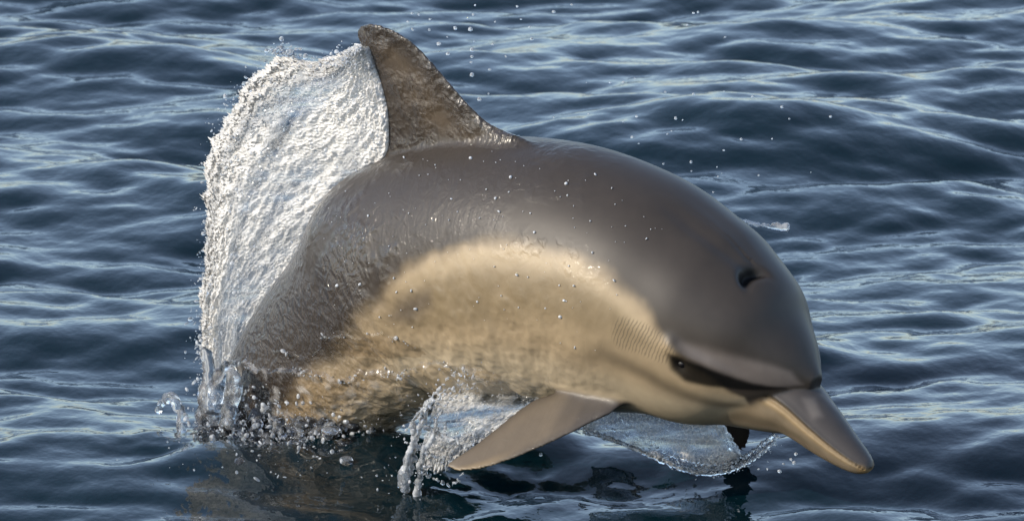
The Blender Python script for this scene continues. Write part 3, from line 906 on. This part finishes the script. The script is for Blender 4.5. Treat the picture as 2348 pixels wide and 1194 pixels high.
fr = splash_root('froth_sheet', 'rough bluish water hanging under the belly behind the near flipper', (0, 0, 0))
fm = shell(np.array([[-.075, .06, .10], [-.020, .06, .115], [.037, .06, .115], [.095, .06, .12]]), np.array([[-.060, .125, .000], [-.005, .12, .020], [.050, .115, .048], [.112, .11, .078]]), 160, 120, (.003, .002), .0022, 'water_sheet', M_CURTAIN, jag=.006, lenA=.16, seed=3, stretch=1.0, bow=.006, foam=(.25, .35, .25))
link(bpy.data.objects.new('water_sheet', fm), fr)
pts = [np.array([-.06 + .17 * a, .07 + .05 * b, .0 + .07 * a * .8 + .05 * (1 - b)]) + r4.normal(size=3) * .006 for a, b in r4.random((260, 2))]
o_ = droplets('spray', wl(np.array(pts)), .0008 + .0022 * r4.random(260)**3, M_DROP, fr, .3, 13); o_['kind'] = 'stuff'

# 6. the curtain of water under the chin, drawn up by the far flipper
ch = splash_root('chin_splash', 'grey translucent curtain of water hanging below the throat', (0, 0, 0))
CT = np.array([[0.0774, -0.05, 0.0962], [0.1296, -0.05, 0.109], [0.1893, -0.05, 0.1138], [0.2337, -0.06, 0.112], [0.2707, -0.07, 0.1001], [0.2927, -0.08, 0.0761], [0.3022, -0.085, 0.0476]])
CB = np.array([[0.0536, -0.09, 0.0352], [0.1133, -0.09, 0.0268], [0.173, -0.09, 0.0142], [0.2177, -0.09, 0.0056], [0.2551, -0.09, 0.0051], [0.2871, -0.092, 0.0144], [0.3108, -0.095, 0.0278]])
RM = np.array([[0.0536, -0.09, 0.0352], [0.1133, -0.09, 0.0268], [0.173, -0.09, 0.0142], [0.2177, -0.09, 0.0056], [0.2625, -0.09, 0.0055], [0.2974, -0.095, 0.0152], [0.3293, -0.1, 0.0336], [0.3573, -0.11, 0.0597]])
cm = shell(CT, CB, 300, 120, (.0035, .002), .0016, 'water_sheet', M_CURTAIN, jag=.0015, lenA=.16, seed=5, stretch=.7, bow=-.012, foam=(.42, .26, .2))
link(bpy.data.objects.new('water_sheet', cm), ch)
c_, q_ = strand(RM, 190, .0020, .0026, .0007, r4)
c2_, q2_ = strand(RM + np.array([[0, -.004, .012]]), 160, .0012, .0016, .0012, r4)
merged('rim', wl(np.array(c_ + c2_)), q_ + q2_, M_CLEAR, .0013, ch, 2)
pts = [cr(RM, 200)[r4.integers(60, 200)] + r4.normal(size=3) * np.array([.008, .008, .005]) + np.array([.004, 0, .004]) for _ in range(130)]
o_ = droplets('spray', wl(np.array(pts)), .0007 + .002 * r4.random(130)**3, M_DROP, ch, .3, 14); o_['kind'] = 'stuff'

# 7. a thin curl of water on the far side of the back
c_, q_ = strand([[.175, -.25, .318], [.191, -.25, .317], [.221, -.25, .315], [.250, -.25, .3155], [.262, -.25, .316], [.275, -.25, .3165]], 70, .0012, .0034, .0010, r4)
cu = merged('splash_curl', wl(np.array(c_)), q_, M_DROP, .0014, None, 2)
tag(cu, 'thin white curl of water thrown out beyond the shoulder of the dolphin', 'splash')

# 8. single drops in the air
DR = [[-.216,-.194,.575],[-.279,-.149,.561],[-.155,.02,.6],[-.215,-.045,.573],[-.294,-.192,.547],[-.243,-.09,.553],[-.202,-.076,.559],[-.233,-.172,.544],[-.071,0,.585],[-.213,-.186,.563],[-.157,-.103,.576],[-.177,-.065,.544],[-.183,-.091,.549],[-.099,-.044,.559],[-.032,.001,.569],[-.056,.067,.563],[-.174,-.135,.526],[-.088,-.025,.542],[-.133,-.011,.546],[-.174,-.132,.509],[-.242,-.22,.471],[.017,.072,.518],[-.158,-.13,.46],[-.137,-.126,.504],[.027,.048,.566],[-.019,-.044,.598],[-.053,-.079,.607],[.043,.012,.586],[-.134,-.211,.551],[-.035,-.008,.598],[-.013,-.108,.6],[-.048,-.193,.594],[.285,-.022,.643],[.353,.059,.663],[.237,-.158,.586],[.268,-.031,.624],[.107,-.131,.519],[.189,.003,.543],[.123,-.003,.534],[.048,-.154,.503],[.324,.029,.547],[.239,-.023,.532],[.341,-.015,.546],[.417,.026,.554],[.118,-.091,.467],[.215,.008,.501],[.306,.044,.515],[.144,-.189,.458],[.228,.035,.479],[.184,-.102,.457],[.21,-.076,.468],[.08,-.176,.42],[.334,-.01,.445],[.252,-.132,.407],[.373,.041,.445],[.197,-.137,.415],[.372,-.051,.432],[.307,-.1,.465],[.404,-.036,.487],[.329,-.161,.502],[.405,-.166,.497],[.496,.004,.46],[.462,.006,.527],[.091,-.05,.481],[.114,.056,.495],[-.112,-.158,.41],[.361,.035,.422],[.127,-.169,.399],[.351,.069,.454],[.328,-.033,.463]]
DR2 = [[.448,.02,.098],[.487,.02,.086],[.479,.02,.078],[.467,.02,.07],[.461,.02,.059],[.484,.02,.074],[.427,.02,.057],[.441,.02,.059],[.061,.02,.037],[.065,.02,.023]]
V0, F0 = uv_sphere(14, 10)
dshapes = []
for i in range(6):
    V = V0 * (1 + .18 * r4.normal(size=3))
    V = V * (1 + .12 * np.sin(V[:, [1, 2, 0]] * 2.3 + i))
    me = mesh_np('water_drop', V, F0); me.materials.append(M_DROP); dshapes.append(me)
def drop(P, rad, label, group):
    o = link(bpy.data.objects.new('water_drop', dshapes[r4.integers(0, 6)]))
    o.location = wl(np.array(P)); o.scale = (rad,) * 3
    o.rotation_euler = tuple(r4.random(3) * 6)
    tag(o, label, 'drop', group)
for i, P in enumerate(DR):
    big = .0030 if i in (7, 8, 11, 16, 22, 20) else .0012 + .0010 * r4.random()
    if i < 32: drop(P, big if i in (7, 8, 11, 16, 20, 22) else .0013 + .0010 * r4.random(), 'small clear water drop in the air beside the dorsal fin', 'drops in the air beside the dorsal fin')
    else: drop(P, .0010 + .0009 * r4.random(), 'tiny water drop flying above the arched back and head', 'drops in the air above the back')
for i, P in enumerate(DR2):
    if i < 8: drop(P, .0013 + .001 * r4.random(), 'small water drop falling below the beak', 'drops falling below the beak')
    else: drop(P, .0013 + .001 * r4.random(), 'small water drop falling below the near flipper', 'drops falling below the flipper')

# 9. drops clinging to the skin
pts, rad = [], []
for i in range(150):
    u_ = .26 + .34 * r4.random(); v_ = .06 + .5 * r4.random()
    p = T_B[int(u_ * 419), int(v_ * 90)]
    c0 = T_B[int(u_ * 419)].mean(0); d_ = (p - c0) / np.linalg.norm(p - c0)
    pts.append(p + d_ * .0012); rad.append(.0005 + .0017 * r4.random()**4)
P_ = np.array(pts) * np.array([1, -1, 1])
o_ = droplets('clinging_drops', P_, rad, M_BEAD, dolphin, .3, 15); o_['kind'] = 'stuff'
